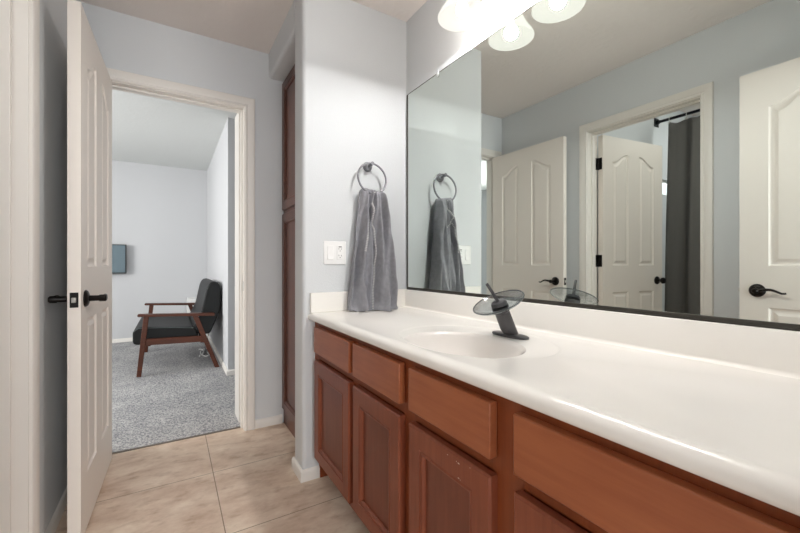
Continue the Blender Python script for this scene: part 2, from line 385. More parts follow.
flb = lambda a, t, z: (-0.515 - t, a, z)
struct('trim_1', casing_bm(fy, -0.325, 0.403, 2.05), M['trim'], 'off white casing round the bedroom doorway', 'door casing')
j1 = struct('trim_2', jamb_bm(lambda a, d, z: (a, FY + d, z), -0.320, 0.398, 2.045, -0.001, 0.1174, 0.042, 0.075), M['trim'], 'off white jamb and stop of the bedroom doorway', 'door jamb', bevel=0.0015)
obj('strike_plate', B((0.3965, 0.3985, 2.572, 2.600, 0.885, 0.945)), M['brightmetal'], j1)
struct('trim_3', casing_bm(fyb, -0.325, 0.403, 2.05), M['trim'], 'casing on the bedroom side of the bedroom doorway', 'door casing')
struct('trim_4', casing_bm(fl, 0.990, 1.703, 2.047), M['trim'], 'off white casing round the toilet room opening', 'door casing')
j2 = struct('trim_5', jamb_bm(lambda a, d, z: (WL - d, a, z), 0.995, 1.698, 2.042, -0.001, 0.116, 0.040, 0.078), M['trim'], 'off white jamb and stop of the toilet room opening', 'door jamb', bevel=0.0015)
for z in (1.82, 1.08, 0.28):
    bm = B((-0.518, -0.484, 1.6962, 1.6982, z - 0.045, z + 0.045))
    lathe(bm, [(0.007, -0.046), (0.007, 0.046)], Matrix.Translation((-0.524, 1.693, z)), 12)
    obj('hinge', bm, M['bronze'], j2)
struct('trim_6', jamb_bm(lambda a, d, z: (a, BY - d, z), -0.305, 0.425, 2.045, -0.001, 0.121, 0.042, 0.075), M['trim'], 'jamb of the bathroom entry doorway', 'door jamb')
struct('trim_7', B((-0.32, 0.41, 2.622, 2.636, -0.002, 0.006)), mat('threshold_metal', '6e665e', 0.5), 'narrow strip between tile and carpet', 'threshold', bevel=0.002)

def baseboard(name, pts, label, h=0.055, t=0.012):
    """pts: run along the wall foot (plan); the board lies to the left of the run"""
    bm = bmesh.new(); n = len(pts); P2 = [Vector(q) for q in pts]; off = []
    for i in range(n):
        d0 = (P2[i] - P2[i - 1]).normalized() if i else None
        d1 = (P2[i + 1] - P2[i]).normalized() if i < n - 1 else None
        nn = [Vector((-d.y, d.x)) for d in (d0, d1) if d is not None]
        if len(nn) == 1: off.append(nn[0])
        else:
            s = nn[0] + nn[1]; off.append(s / max(0.3, s.dot(nn[0])))
    prof = [(0, 0), (t, 0), (t, h - 0.012), (t * 0.55, h - 0.003), (0, h)]
    rows = [[bm.verts.new((P2[i].x + off[i].x * a, P2[i].y + off[i].y * a, z)) for i in range(n)] for a, z in prof]
    for k in range(len(prof)):
        A, Bv = rows[k], rows[(k + 1) % len(prof)]
        for i in range(n - 1): bm.faces.new((A[i], A[i + 1], Bv[i + 1], Bv[i]))
    bm.faces.new([q[0] for q in rows]); bm.faces.new([q[-1] for q in rows])
    return struct(name, bm, M['base'], label, 'baseboard')
baseboard('baseboard_far', [(0.636, FY), (0.464, FY)], 'short white baseboard between the doorway casing and the linen cabinet')
c = arc(0.55 + 0.022, SY + 0.022, 0.022, 270, 180, 4)
baseboard('baseboard_towel', [(0.668, SY)] + [(0.550, SY)] + [(0.550, 1.97)], 'white baseboard wrapping the foot of the towel wall', 0.056, 0.013)
baseboard('baseboard_left', [(WL, FY), (WL, 1.764)], 'white baseboard along the left wall behind the open door')
baseboard('baseboard_bedroom', [(1.8, 3.9), (0.465, 3.9), (0.465, 6.3)], 'white baseboard round the corner of the bedroom side wall')
baseboard('baseboard_bedroom_end', [(0.452, 6.3), (-2.8, 6.3)], 'white baseboard along the bedroom end wall')

# ------------------------------------------------------------------ panel work
def panel_face(bm, x0, x1, z0, z1, panels, y, sgn, levels):
    """a flat face at depth y with panel loops sunk into it. panels: (xa, xb, za, top fn or z); levels: (inset, depth)"""
    ol = [bm.verts.new((a, y, b)) for a, b in ((x0, z0), (x1, z0), (x1, z1), (x0, z1))]
    edges = [bm.edges.new((ol[i], ol[(i + 1) % 4])) for i in range(4)]
    loops0 = []
    for xa, xb, za, top in panels:
        N = 14 if callable(top) else 1
        f = top if callable(top) else (lambda x, top=top: top)
        prev = None
        for k, (ins, dep) in enumerate(levels):
            pts = [(xa + ins, za + ins), (xb - ins, za + ins)]
            for i in range(N + 1):
                u = 1 - i / N
                x = xa + ins + (xb - xa - 2 * ins) * u
                pts.append((x, f(xa + (xb - xa) * u) - ins))
            lp = [bm.verts.new((px, y + sgn * dep, pz)) for px, pz in pts]
            if prev: ring_bridge(bm, prev, lp)
            else: loops0.append(lp)
            prev = lp
        es = [bm.edges.new((prev[i], prev[(i + 1) % len(prev)])) if not bm.edges.get((prev[i], prev[(i + 1) % len(prev)])) else bm.edges.get((prev[i], prev[(i + 1) % len(prev)])) for i in range(len(prev))]
        bmesh.ops.triangle_fill(bm, edges=es, use_beauty=True)
    for lp in loops0:
        for i in range(len(lp)):
            e = bm.edges.get((lp[i], lp[(i + 1) % len(lp)])) or bm.edges.new((lp[i], lp[(i + 1) % len(lp)]))
            edges.append(e)
    bmesh.ops.triangle_fill(bm, edges=edges, use_beauty=True)
    return ol
def smooth01(t):
    t = min(1, max(0, t)); return t * t * (3 - 2 * t)

def door_slab_bm(w, t=0.039, z0=0.012, z1=2.034):
    bm = bmesh.new()
    a = w * 0.155; mid = w * 0.18; pw = (w - 2 * a - mid) / 2
    def topf(xlow, xhigh):
        return lambda x: 1.842 + 0.068 * smooth01((x - xlow) / (xhigh - xlow) * 1.15 - 0.05)
    pl = [(a, a + pw, 1.045, topf(a, a + pw)), (w - a - pw, w - a, 1.045, topf(w - a, w - a - pw)),
          (a, a + pw, 0.225, 0.838), (w - a - pw, w - a, 0.225, 0.838)]
    lev = [(0, 0), (0.006, 0.0062), (0.013, 0.0085), (0.022, 0.0075), (0.036, 0.0015)]
    A = panel_face(bm, 0, w, z0, z1, pl, 0, 1, lev)
    Bq = panel_face(bm, 0, w, z0, z1, pl, t, -1, lev)
    for i in range(4): bm.faces.new((A[i], A[(i + 1) % 4], Bq[(i + 1) % 4], Bq[i]))
    return bm
def lever_bm(x, y, z, s, toward, reach=0.0):
    """wavy lever on the face at y, pointing out along s, lever running toward the hinge"""
    bm = bmesh.new()
    lathe(bm, [(0.0115, 0), (0.011, 0.042 - reach), (0.0135, 0.046 - reach), (0.0135, 0.064 - reach), (0.010, 0.068 - reach)], aim((x, y, z), (0, s, 0)), 20)
    pts = []; rad = []
    for i in range(15):
        u = i / 14
        pts.append((x + toward * (0.004 + 0.108 * u), y + s * (0.057 - reach - 0.006 * u * u), z + 0.007 * math.sin(u * math.pi * 1.05) - 0.013 * smooth01((u - 0.45) / 0.5) + 0.006 * smooth01((u - 0.85) / 0.15)))
        rad.append(0.0085 - 0.0042 * u)
    tube(bm, pts, rad, 10)
    return bm
def rose_bm(x, y, z, s):
    bm = bmesh.new()
    lathe(bm, [(0.033, 0), (0.033, 0.004), (0.029, 0.009), (0.020, 0.0125), (0.012, 0.0135)], aim((x, y, z), (0, s, 0)), 32)
    return bm
def make_door(name, w, loc, rot, label, knob=False, t=0.039, reach=0.0):
    d = thing(name, loc, label, 'door', None, 'structure', rot)
    ORG[d.name] = Vector()
    obj('door_leaf', door_slab_bm(w, t), M['door'], d, smooth=False, shift=False)
    hx, hz = w - 0.070, 0.922
    for y, s in ((0, -1), (t, 1)):
        if knob:
            bm = bmesh.new()
            lathe(bm, [(0.011, 0), (0.011, 0.028), (0.016, 0.034), (0.024, 0.042), (0.026, 0.052), (0.022, 0.062), (0.010, 0.067)], aim((hx, y, hz), (0, s, 0)), 28)
            h = obj('door_knob', bm, M['bronze'], d, shift=False)
        else:
            h = obj('lever_handle', lever_bm(hx, y, hz, s, -1, reach), M['bronze'], d, shift=False)
        obj('rose', rose_bm(hx, y, hz, s), M['bronze'], h, shift=False)
    lp = obj('latch_plate', B((w - 0.0005, w + 0.0015, t / 2 - 0.0125, t / 2 + 0.0125, hz - 0.028, hz + 0.028)), M['bronze'], d, shift=False, bevel=0.001)
    obj('latch_bolt', B((w + 0.0015, w + 0.009, t / 2 - 0.007, t / 2 + 0.007, hz - 0.0095, hz + 0.0095)), M['brightmetal'], lp, shift=False, bevel=0.002)
    return d
D1 = make_door('door_1', 0.727, (-0.308, 2.553, 0), R(-91.3), 'open off white panelled door standing in the bedroom doorway, latch edge toward the viewer')
for z in (1.82, 1.08, 0.28):
    bm = bmesh.new()
    lathe(bm, [(0.007, -0.046), (0.007, 0.046)], Matrix.Translation((-0.003, -0.009, z)), 12)
    box(bm, 0.0, 0.03, -0.0015, 0.0005, z - 0.045, z + 0.045)
    obj('hinge', bm, M['bronze'], D1, shift=False)
D2 = make_door('door_2', 0.722, (-0.262, 0.050, 0), R(90), 'white panelled door with a dark lever, seen cropped at the right edge of the mirror', reach=0.024)
D3 = make_door('door_3', 0.698, (-0.522, 1.694, 0), R(188), 'panelled door opened into the toilet room, seen in the mirror beside the dark curtain', knob=True)
for z in (1.82, 1.08, 0.28):
    obj('hinge', B((-0.002, 0.0, 0.004, 0.034, z - 0.045, z + 0.045)), M['bronze'], D3, shift=False)

# ------------------------------------------------------------------ vanity cabinet
XF, XD = 0.612, 0.588
van = thing('vanity_cabinet', (0.85, 0.94, 0), 'long cherry wood vanity cabinet with four drawers above four doors', 'cabinet')
obj('carcass', B((0.632, MX - 0.001, BY + 0.001, BY + 0.016, 0.0, 0.782), (0.632, MX - 0.001, SY - 0.016, SY - 0.001, 0.0, 0.782), (0.632, MX - 0.001, BY + 0.016, SY - 0.016, 0.095, 0.111), (MX - 0.007, MX - 0.001, BY + 0.016, SY - 0.016, 0.111, 0.782)), M['frame_wood'], van)
obj('toe_kick', B((0.672, 0.69, BY, SY, 0.0, 0.095)), M['kick'], van)
COLS = [(1.354, 1.764), (0.976, 1.318), (0.597, 0.925), (0.123, 0.533)]
ys = [BY] + [v for c2 in reversed(COLS) for v in c2] + [SY]
bm = bmesh.new()
for i in range(0, len(ys), 2): box(bm, XF, 0.632, ys[i] - (0 if i == 0 else 0.008), ys[i + 1] + (0 if i == len(ys) - 2 else 0.008), 0.095, 0.783)
for a, b in COLS:
    box(bm, XF + 0.0003, 0.632, a + 0.008, b - 0.008, 0.745, 0.783); box(bm, XF + 0.0003, 0.632, a + 0.008, b - 0.008, 0.60, 0.64); box(bm, XF + 0.0003, 0.632, a + 0.008, b - 0.008, 0.095, 0.135)
obj('face_frame', bm, M['frame_wood'], van)
def slab_front(y0, y1, z0, z1):
    bm = bmesh.new(); box(bm, XD, XF - 0.0005, y0, y1, z0, z1); return bm
def panel_front(y0, y1, z0, z1, x_front, x_back, stile=0.056):
    """framed door front facing -X with a flat recessed panel"""
    bm = bmesh.new()
    e = 0.005
    lev = [(0, 0), (0.0015, 0.0035), (0.0045, 0.0035), (0.008, 0.0005), (0.012, 0.0015), (0.017, 0.0085), (0.0175, 0.0130)]
    A = panel_face(bm, y0 + e, y1 - e, z0 + e, z1 - e, [(y0 + stile, y1 - stile, z0 + stile, z1 - stile)], 0, 1, lev)
    mid = [bm.verts.new((a, e, b)) for a, b in ((y0, z0), (y1, z0), (y1, z1), (y0, z1))]
    bk = [bm.verts.new((a, x_back - x_front, b)) for a, b in ((y0, z0), (y1, z0), (y1, z1), (y0, z1))]
    ring_bridge(bm, A, mid); ring_bridge(bm, mid, bk); bm.faces.new(bk)
    for v in bm.verts: v.co = Vector((x_front + v.co.y, v.co.x, v.co.z))
    return bm
for a, b in COLS:
    obj('drawer', slab_front(a, b, 0.633, 0.756), M['wood_h'], van, bevel=0.003, seg=2)
    dr = obj('door', panel_front(a, b, 0.127, 0.597, XD, XF - 0.0005), M['wood'], van, smooth=False)
    obj('panel', B((XD + 0.0118, XD + 0.0128, a + 0.0735, b - 0.0735, 0.2005, 0.5235)), M['panel_wood'], dr, smooth=False)
# worn spots on the third door's upper rail
chips = bmesh.new(); rnd = random.Random(3)
for y, z, w in ((0.742, 0.583, 0.0016), (0.700, 0.580, 0.0030), (0.708, 0.5815, 0.0014), (0.700, 0.545, 0.0022), (0.694, 0.5435, 0.0012), (0.660, 0.588, 0.0012)):
    prism(chips, [(y + w * a, z + w * b) for a, b in ((-1.3, 0), (-0.3, 0.5), (0.9, 0.45), (1.4, -0.1), (0.4, -0.45), (-0.7, -0.35))], 'x', XD - 0.0003, XD + 0.001)
obj('worn_chip', chips, mat('bare_wood_chip', 'cbb9a8', 0.8), van)['kind'] = 'stuff'

# ------------------------------------------------------------------ countertop with moulded basin
ZT = 0.817
top = thing('countertop', (0.86, 0.94, ZT), 'glossy white one piece countertop with a moulded oval basin', 'countertop')
SC = (0.832, 0.925); NS = 72
def ell(ax, ay, z, cx=SC[0], cy=SC[1]):
    return [(cx + ax * math.cos(2 * math.pi * i / NS), cy + ay * math.sin(2 * math.pi * i / NS), z) for i in range(NS)]
bm = bmesh.new()
x_in = 0.600
ol = [bm.verts.new(q) for q in ((x_in, BY, ZT), (MX, BY, ZT), (MX, SY, ZT), (x_in, SY, ZT))]
e = [bm.edges.new((ol[i], ol[(i + 1) % 4])) for i in range(4)]
lp = [bm.verts.new(q) for q in ell(0.222, 0.290, ZT)]
e += [bm.edges.new((lp[i], lp[(i + 1) % NS])) for i in range(NS)]
bmesh.ops.triangle_fill(bm, edges=e, use_beauty=True)
# front edge
edge = [(x_in, ZT), (0.592, ZT - 0.0012), (0.584, ZT - 0.0045), (0.578, ZT - 0.010), (0.5748, ZT - 0.017), (0.5748, ZT - 0.025), (0.577, ZT - 0.031), (0.582, ZT - 0.034), (0.630, ZT - 0.034)]
prev = [ol[0], ol[3]]
for x, z in edge[1:]:
    cur = [bm.verts.new((x, BY, z)), bm.verts.new((x, SY, z))]
    bm.faces.new((prev[0], prev[1], cur[1], cur[0])); prev = cur
# rim of the dish and the bowl
cur = lp
BC = (0.778, 0.915)
rings = [ell(0.216, 0.284, ZT - 0.0025), ell(0.207, 0.275, ZT - 0.0045)]
for k, (ax, ay, z) in enumerate([(0.166, 0.212, -0.0075), (0.160, 0.206, -0.010), (0.154, 0.199, -0.019), (0.147, 0.190, -0.036), (0.137, 0.177, -0.060), (0.120, 0.154, -0.087), (0.095, 0.120, -0.110), (0.060, 0.075, -0.124), (0.024, 0.024, -0.129)]):
    rings.append(ell(ax, ay, ZT + z, *BC))
for q in rings[:3]:
    nx = [bm.verts.new(p3) for p3 in q]; ring_bridge(bm, cur, nx); cur = nx
o = obj('worktop', bm, M['marble'], top, angle=50)
bm = bmesh.new(); cur = None
for q in rings[2:]:
    nx = [bm.verts.new(p3) for p3 in q]
    if cur: ring_bridge(bm, cur, nx)
    cur = nx
obj('basin', bm, M['basin'], top, angle=60)
bm = bmesh.new(); lathe(bm, [(0.024, 0.0), (0.023, 0.003), (0.016, 0.004), (0.012, 0.009), (0.001, 0.011)], Matrix.Translation((BC[0], BC[1], ZT - 0.130)), 24)
obj('drain', bm, M['bronze_matte'], top)
# splashes with a small cove at the foot
bm = bmesh.new()
cove = [(MX, 0.913), (MX - 0.017, 0.913), (MX - 0.020, 0.910), (MX - 0.020, ZT + 0.010), (MX - 0.022, ZT + 0.005), (MX - 0.026, ZT + 0.0015), (MX - 0.032, ZT), (MX, ZT)]
prism(bm, cove, 'y', BY, SY - 0.0205)
obj('backsplash', bm, M['marble'], top, angle=50)
obj('side_splash', B((0.584, MX - 0.0002, SY - 0.020, SY, ZT, 0.915)), M['marble'], top, bevel=0.003)

# ------------------------------------------------------------------ tap
FB = Vector((0.985, 0.905, ZT - 0.0055))
tap = thing('faucet', FB, 'dark waterfall faucet with a tilted smoky glass disc behind the basin', 'faucet')
bm = bmesh.new()
n = 40; lo, hi, hi2 = [], [], []
for i in range(n):
    a = 2 * math.pi * i / n; sx, sy = 0.027, 0.074
    ca, sa = math.cos(a), math.sin(a)
    k = (abs(ca) ** 2.6 + abs(sa) ** 2.6) ** (-1 / 2.6)
    q = Vector((sx * ca * k, sy * sa * k, 0))
    lo.append(bm.verts.new(FB + q)); hi.append(bm.verts.new(FB + q + Vector((0, 0, 0.006)))); hi2.append(bm.verts.new(FB + q * 0.93 + Vector((0, 0, 0.0085))))
ring_bridge(bm, lo, hi); ring_bridge(bm, hi, hi2); bm.faces.new(hi2); bm.faces.new(lo[::-1])
obj('base_plate', bm, M['bronze_matte'], tap)
ax = Vector((-0.40, 0.06, 0.90)).normalized()
C0 = FB + Vector((0.002, 0, 0.006)); CD = C0 + ax * 0.098
bm = bmesh.new(); lathe(bm, [(0.026, -0.006), (0.0255, 0.03), (0.0245, 0.09)], aim(C0, ax), 32)
for v in bm.verts:
    if v.co.z < FB.z + 0.007: v.co.z = FB.z + 0.007
obj('column', bm, M['bronze_matte'], tap)
bm = bmesh.new(); lathe(bm, [(0.0245, -0.014), (0.028, -0.010), (0.029, 0.006)], aim(CD, ax), 32)
lathe(bm, [(0.027, 0.014), (0.027, 0.020), (0.023, 0.026), (0.014, 0.028)], aim(CD, ax), 32)
obj('collar', bm, M['bronze_matte'], tap)
da = Vector((-0.42, 0.05, 0.905)).normalized()
bm = bmesh.new(); lathe(bm, [(0.004, 0.006), (0.045, 0.0065), (0.066, 0.010), (0.080, 0.0165), (0.0855, 0.021), (0.087, 0.0245), (0.085, 0.0265), (0.078, 0.0225), (0.064, 0.0165), (0.044, 0.013), (0.004, 0.0125)], aim(CD, da), 64)
gd = obj('glass_disc', bm, M['glass'], tap, angle=60)
q_ = aim(CD, da)
bm = bmesh.new(); tube(bm, [q_ @ Vector((0.0866 * math.cos(2 * math.pi * i / 64), 0.0866 * math.sin(2 * math.pi * i / 64), 0.0246)) for i in range(64)], 0.0019, 8, closed=True)
obj('rim', bm, M['glass_rim'], gd)
sx2 = Vector((-0.52, 0.20, 0.83)).normalized()
L0 = CD + ax * 0.026
bm = bmesh.new(); tube(bm, [L0 - sx2 * 0.004, L0 + sx2 * 0.02, L0 + sx2 * 0.045, L0 + sx2 * 0.072], [0.0065, 0.006, 0.0055, 0.005], 12)
obj('lever', bm, M['bronze_matte'], tap)

# ------------------------------------------------------------------ mirror
mir = thing('plate_mirror', (MX, 0.94, 0.905), 'large plate mirror above the countertop with a dark lower channel', 'mirror')
obj('mirror_glass', B((MX - 0.006, MX - 0.0005, 0.075, 1.796, 0.918, 2.006)), M['mirror'], mir, smooth=False)
bm = B((MX - 0.0105, MX - 0.0005, 0.072, 1.799, 0.9135, 0.918), (MX - 0.0105, MX - 0.0070, 0.072, 1.799, 0.918, 0.9275))
obj('channel', bm, M['channel'], mir, bevel=0.001)
obj('edge_strip', B((MX - 0.0085, MX - 0.0005, 1.796, 1.803, 0.9135, 2.006)), M['channel'], mir)
obj('top_edge', B((MX - 0.0072, MX - 0.0005, 0.075, 1.796, 2.006, 2.0085)), M['channel'], mir)
for y in (1.515, 0.40):
    bm = B((MX - 0.011, MX - 0.0062, y - 0.010, y + 0.010, 1.990, 2.016), (MX - 0.0062, MX - 0.0003, y - 0.010, y + 0.010, 2.009, 2.016))
    obj('mirror_clip', bm, M['clear'], mir, bevel=0.002)

# ------------------------------------------------------------------ vanity light
LX = 1.0007
vl = thing('vanity_light', (MX, 0.934, 2.23), 'wall light above the mirror with three glowing bell shades', 'light')
bm = B((MX - 0.022, MX - 0.0005, 0.60, 1.268, 2.185, 2.285))
obj('backplate', bm, M['brightmetal'], vl, bevel=0.006)
for y in (1.170, 0.934, 0.698):
    bm = bmesh.new()
    tube(bm, [(MX - 0.02, y, 2.235), (MX - 0.06, y, 2.255), (LX + 0.03, y, 2.262), (LX + 0.006, y, 2.248), (LX, y, 2.22)], 0.009, 12)
    lathe(bm, [(0.012, 0.05), (0.030, 0.040), (0.038, 0.012), (0.038, 0.0)], Matrix.Translation((LX, y, 2.172)), 28)
    arm = obj('lamp_arm', bm, M['brightmetal'], vl)
    bm = bmesh.new()
    prof = [(0.034, 0.136), (0.040, 0.120), (0.048, 0.098), (0.058, 0.074), (0.070, 0.050), (0.083, 0.030), (0.092, 0.016), (0.0965, 0.006), (0.0965, 0.001), (0.0935, 0.0005), (0.088, 0.0145), (0.079, 0.029), (0.067, 0.049), (0.055, 0.074), (0.045, 0.098), (0.037, 0.120), (0.031, 0.136)]
    lathe(bm, prof, Matrix.Translation((LX, y, 2.045)), 56, False, False)
    obj('lamp_shade', bm, M['shade'], vl, angle=80)
    bm = bmesh.new()
    lathe(bm, [(0.011, 0.105), (0.012, 0.085), (0.018, 0.068), (0.0245, 0.050), (0.0255, 0.040), (0.022, 0.028), (0.012, 0.018), (0.001, 0.016)], Matrix.Translation((LX, y, 2.033)), 28)
    obj('bulb', bm, M['bulb'], vl, angle=80)
    pd = bpy.data.lights.new('bulb_light', 'POINT'); pd.energy = BULB_W; pd.shadow_soft_size = 0.029; pd.color = (1, 0.975, 0.95)
    po = bpy.data.objects.new('bulb_light', pd); COL.objects.link(po); po.location = (LX, y, 2.072)

# ------------------------------------------------------------------ towel ring and towel
RC = Vector((0.901, 1.764, 1.502)); RR = 0.081
tr_ = thing('towel_ring', (0.899, SY, 1.573), 'dark pewter towel ring on the stub wall', 'towel ring')
bm = bmesh.new()
lathe(bm, [(0.026, 0), (0.026, 0.006), (0.022, 0.010), (0.021, 0.016), (0.015, 0.020), (0.012, 0.022)], aim((0.899, SY - 0.0003, 1.573), (0, -1, 0)), 32)
obj('rosette', bm, M['gunmetal'], tr_)
bm = bmesh.new()
tube(bm, [(0.899, SY - 0.015, 1.573), (0.899, 1.785, 1.575), (0.900, 1.758, 1.580)], [0.009, 0.0085, 0.0105], 16)
obj('post', bm, M['gunmetal'], tr_)
bm = bmesh.new()
tube(bm, [RC + Vector((RR * math.cos(2 * math.pi * i / 64), 0.010 * math.sin(2 * math.pi * i / 64), RR * math.sin(2 * math.pi * i / 64))) for i in range(64)], 0.0052, 12, closed=True)
obj('ring', bm, M['gunmetal'], tr_)

tw = thing('hand_towel', (0.90, 1.76, ZT), 'grey terry hand towel draped through the towel ring with its hem on the countertop', 'towel')
ROWS = [(1.452, 0.852, 0.956), (1.437, 0.836, 0.968), (1.39, 0.829, 0.977), (1.31, 0.820, 0.986), (1.18, 0.805, 0.996), (1.076, 0.791, 1.005), (0.972, 0.776, 1.016), (0.868, 0.764, 1.024), (0.822, 0.760, 1.014)]
def row(z):
    for i in range(len(ROWS) - 1):
        a, b = ROWS[i], ROWS[i + 1]
        if b[0] <= z <= a[0]:
            u = (a[0] - z) / (a[0] - b[0]); return a[1] + (b[1] - a[1]) * u, a[2] + (b[2] - a[2]) * u
    return ROWS[0][1:] if z > ROWS[0][0] else ROWS[-1][1:]
def fold(s, t, ph):
    """depth ripple growing downwards"""
    return 2.3 * (0.011 * math.sin(s * 10.5 + ph + 0.8 * t) * (0.6 + 0.4 * t) + 0.009 * math.sin(s * 22 + 2.2 * ph - 1.9 * t) + 0.004 * math.sin(s * 39 + 6 * t + ph) + 0.0012 * math.sin(t * 34 + s * 9)) * (0.35 + 0.65 * min(1, t * 5))
# three layers of cloth, each a closed lozenge: the inner layer, the left lobe and the front flap over it
def lobe_bm(s0f, s1f, yfrontf, ybackf, ph, amp=1.0, hem=None, zt=1.452, zb=0.8192, nz_=64, ns=44):
    bm = bmesh.new(); F, K = [], []
    for i in range(nz_ + 1):
        t = i / nz_; fr, bk = [], []
        for j in range(ns + 1):
            v = j / ns; s = s0f(t) + (s1f(t) - s0f(t)) * v
            z = zt - 0.020 * s * max(0, 1 - t * 6) + (zb - zt) * t
            if hem and t > 0.9: z += hem(s) * ((t - 0.9) / 0.1) ** 2
            xa, xb = row(z)
            edge = max(0.14, math.sqrt(max(0.0, 1 - (2 * v - 1) ** 6)))
            x = xa + (xb - xa) * s + 0.0022 * math.sin(t * 23 + ph) * (2 * v - 1)
            flare = 0.020 * max(0, (t - 0.93) / 0.07) ** 2
            yf = yfrontf(t) + fold(s, t, ph) * amp - flare; yb = ybackf(t); ym = (yf + yb) / 2
            topd = min(1.0, t / 0.05); th = math.sqrt(max(0.03, 1 - (1 - topd) ** 2))
            fr.append(bm.verts.new((x, ym + (yf - ym) * edge * th, z)))
            bk.append(bm.verts.new((x, ym + (yb - ym) * edge * th, z)))
        F.append(fr); K.append(bk)
    for i in range(nz_):
        for j in range(ns):
            bm.faces.new((F[i][j], F[i][j + 1], F[i + 1][j + 1], F[i + 1][j])); bm.faces.new((K[i][j + 1], K[i][j], K[i + 1][j], K[i + 1][j + 1]))
        bm.faces.new((F[i][0], F[i + 1][0], K[i + 1][0], K[i][0])); bm.faces.new((F[i][ns], K[i][ns], K[i + 1][ns], F[i + 1][ns]))
    for j in range(ns):
        bm.faces.new((F[0][j + 1], F[0][j], K[0][j], K[0][j + 1])); bm.faces.new((F[nz_][j], F[nz_][j + 1], K[nz_][j + 1], K[nz_][j]))
    return bm
def curve(k):
    def f(t):
        for (a, p0), (b, p1) in zip(k, k[1:]):
            if a <= t <= b: return p0 + (p1 - p0) * smooth01((t - a) / (b - a))
        return k[-1][1]
    return f
edge_s = curve([(0, 0.50), (0.08, 0.42), (0.19, 0.34), (0.24, 0.37), (0.36, 0.47), (0.50, 0.53), (0.70, 0.50), (0.85, 0.47), (1.0, 0.46)])
left_s = curve([(0, 0.54), (0.10, 0.44), (0.19, 0.35), (0.32, 0.28), (0.50, 0.24), (0.70, 0.25), (0.85, 0.28), (1.0, 0.33)])
y_in = lambda t: 1.772 - 0.020 * t
y_lf = lambda t: 1.750 - 0.030 * t
y_fr = lambda t: 1.736 - 0.040 * t
obj('inner_layer', lobe_bm(lambda t: 0.10, lambda t: 0.90, y_in, lambda t: 1.792, 0.9, 0.8), M['towel'], tw, angle=80)
obj('left_lobe', lobe_bm(lambda t: 0.0, left_s, y_lf, lambda t: 1.788, 0.3, 1.0, lambda s: 0.004 + 0.005 * math.sin(s * 30)), M['towel'], tw, angle=80)
obj('front_flap', lobe_bm(edge_s, lambda t: 1.0, y_fr, lambda t: 1.782, 1.9, 1.0, lambda s: 0.016 * max(0, (s - 0.75) / 0.25) ** 2 + 0.002 * (1 + math.sin(s * 26))), M['towel'], tw, angle=80)
bm = bmesh.new()
def stitch(sf, off, yf, ph, t0, t1, nst, toward):
    for i in range(nst):
        t = t0 + (t1 - t0) * i / (nst - 1); z = 1.452 - 0.020 * sf(t) * max(0, 1 - t * 6) + (0.8192 - 1.452) * t; xa, xb = row(z); s = sf(t) + off
        x = xa + (xb - xa) * s
        ymid = (yf(t) + 1.785) / 2
        y = ymid + (yf(t) + fold(s, t, ph) - ymid) * 0.86 - 0.004 - 0.020 * max(0, (t - 0.93) / 0.07) ** 2
        tube(bm, [(x - 0.0050, y + 0.001, z + 0.0016), (x, y - 0.0012, z), (x + 0.0050, y + 0.001, z - 0.0016)], [0.0015, 0.0028, 0.0015], 6)
stitch(edge_s, 0.035, y_fr, 1.9, 0.03, 0.985, 76, 1)
stitch(left_s, -0.030, y_lf, 0.3, 0.21, 0.52, 24, -1)
obj('stitched_edge', bm, M['stitch'], tw)

# ------------------------------------------------------------------ switch and outlet plate
sw = thing('switch_plate', (0.715, SY, 1.113), 'white double plate with a rocker switch and an outlet beside the towel', 'switch')
obj('cover_plate', B((0.655, 0.775, SY - 0.006, SY - 0.0003, 1.054, 1.172)), M['plate'], sw, bevel=0.003)
rk = obj('rocker_frame', B((0.672, 0.706, SY - 0.0075, SY - 0.006, 1.078, 1.148)), M['plate'], sw, bevel=0.001)
bm = bmesh.new(); prism(bm, [(SY - 0.0075, 1.081), (SY - 0.0135, 1.081), (SY - 0.0085, 1.113), (SY - 0.0105, 1.145), (SY - 0.0075, 1.145)], 'x', 0.6745, 0.7035)
obj('rocker', bm, M['plate'], rk)
ot = obj('outlet_face', B((0.724, 0.758, SY - 0.0085, SY - 0.006, 1.078, 1.148)), M['plate'], sw, bevel=0.001)
bm = bmesh.new(); yo = SY - 0.0088
for zc in (1.096, 1.130):
    box(bm, 0.7335, 0.7355, yo, yo + 0.001, zc - 0.001, zc + 0.007); box(bm, 0.7465, 0.7485, yo, yo + 0.001, zc - 0.001, zc + 0.006); box(bm, 0.739, 0.743, yo, yo + 0.001, zc - 0.009, zc - 0.0055)
obj('outlet_slots', bm, M['slot'], ot)
obj('test_buttons', B((0.733, 0.7405, SY - 0.0098, SY - 0.0085, 1.141, 1.1455), (0.7415, 0.749, SY - 0.0098, SY - 0.0085, 1.141, 1.1455)), M['slot'], ot)

# ------------------------------------------------------------------ linen cabinet in the recess
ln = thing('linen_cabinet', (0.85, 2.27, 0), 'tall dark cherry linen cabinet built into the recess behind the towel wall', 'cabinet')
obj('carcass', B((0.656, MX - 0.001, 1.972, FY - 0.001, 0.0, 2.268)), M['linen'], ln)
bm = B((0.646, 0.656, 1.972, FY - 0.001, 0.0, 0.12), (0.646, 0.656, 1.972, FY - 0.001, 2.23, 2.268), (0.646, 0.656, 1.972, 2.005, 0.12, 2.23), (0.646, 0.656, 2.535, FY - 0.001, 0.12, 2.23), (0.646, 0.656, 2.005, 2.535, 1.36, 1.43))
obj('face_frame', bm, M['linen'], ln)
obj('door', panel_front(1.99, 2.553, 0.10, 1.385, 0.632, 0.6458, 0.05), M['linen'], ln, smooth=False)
obj('door', panel_front(1.99, 2.553, 1.41, 2.25, 0.632, 0.6458, 0.05), M['linen'], ln, smooth=False)

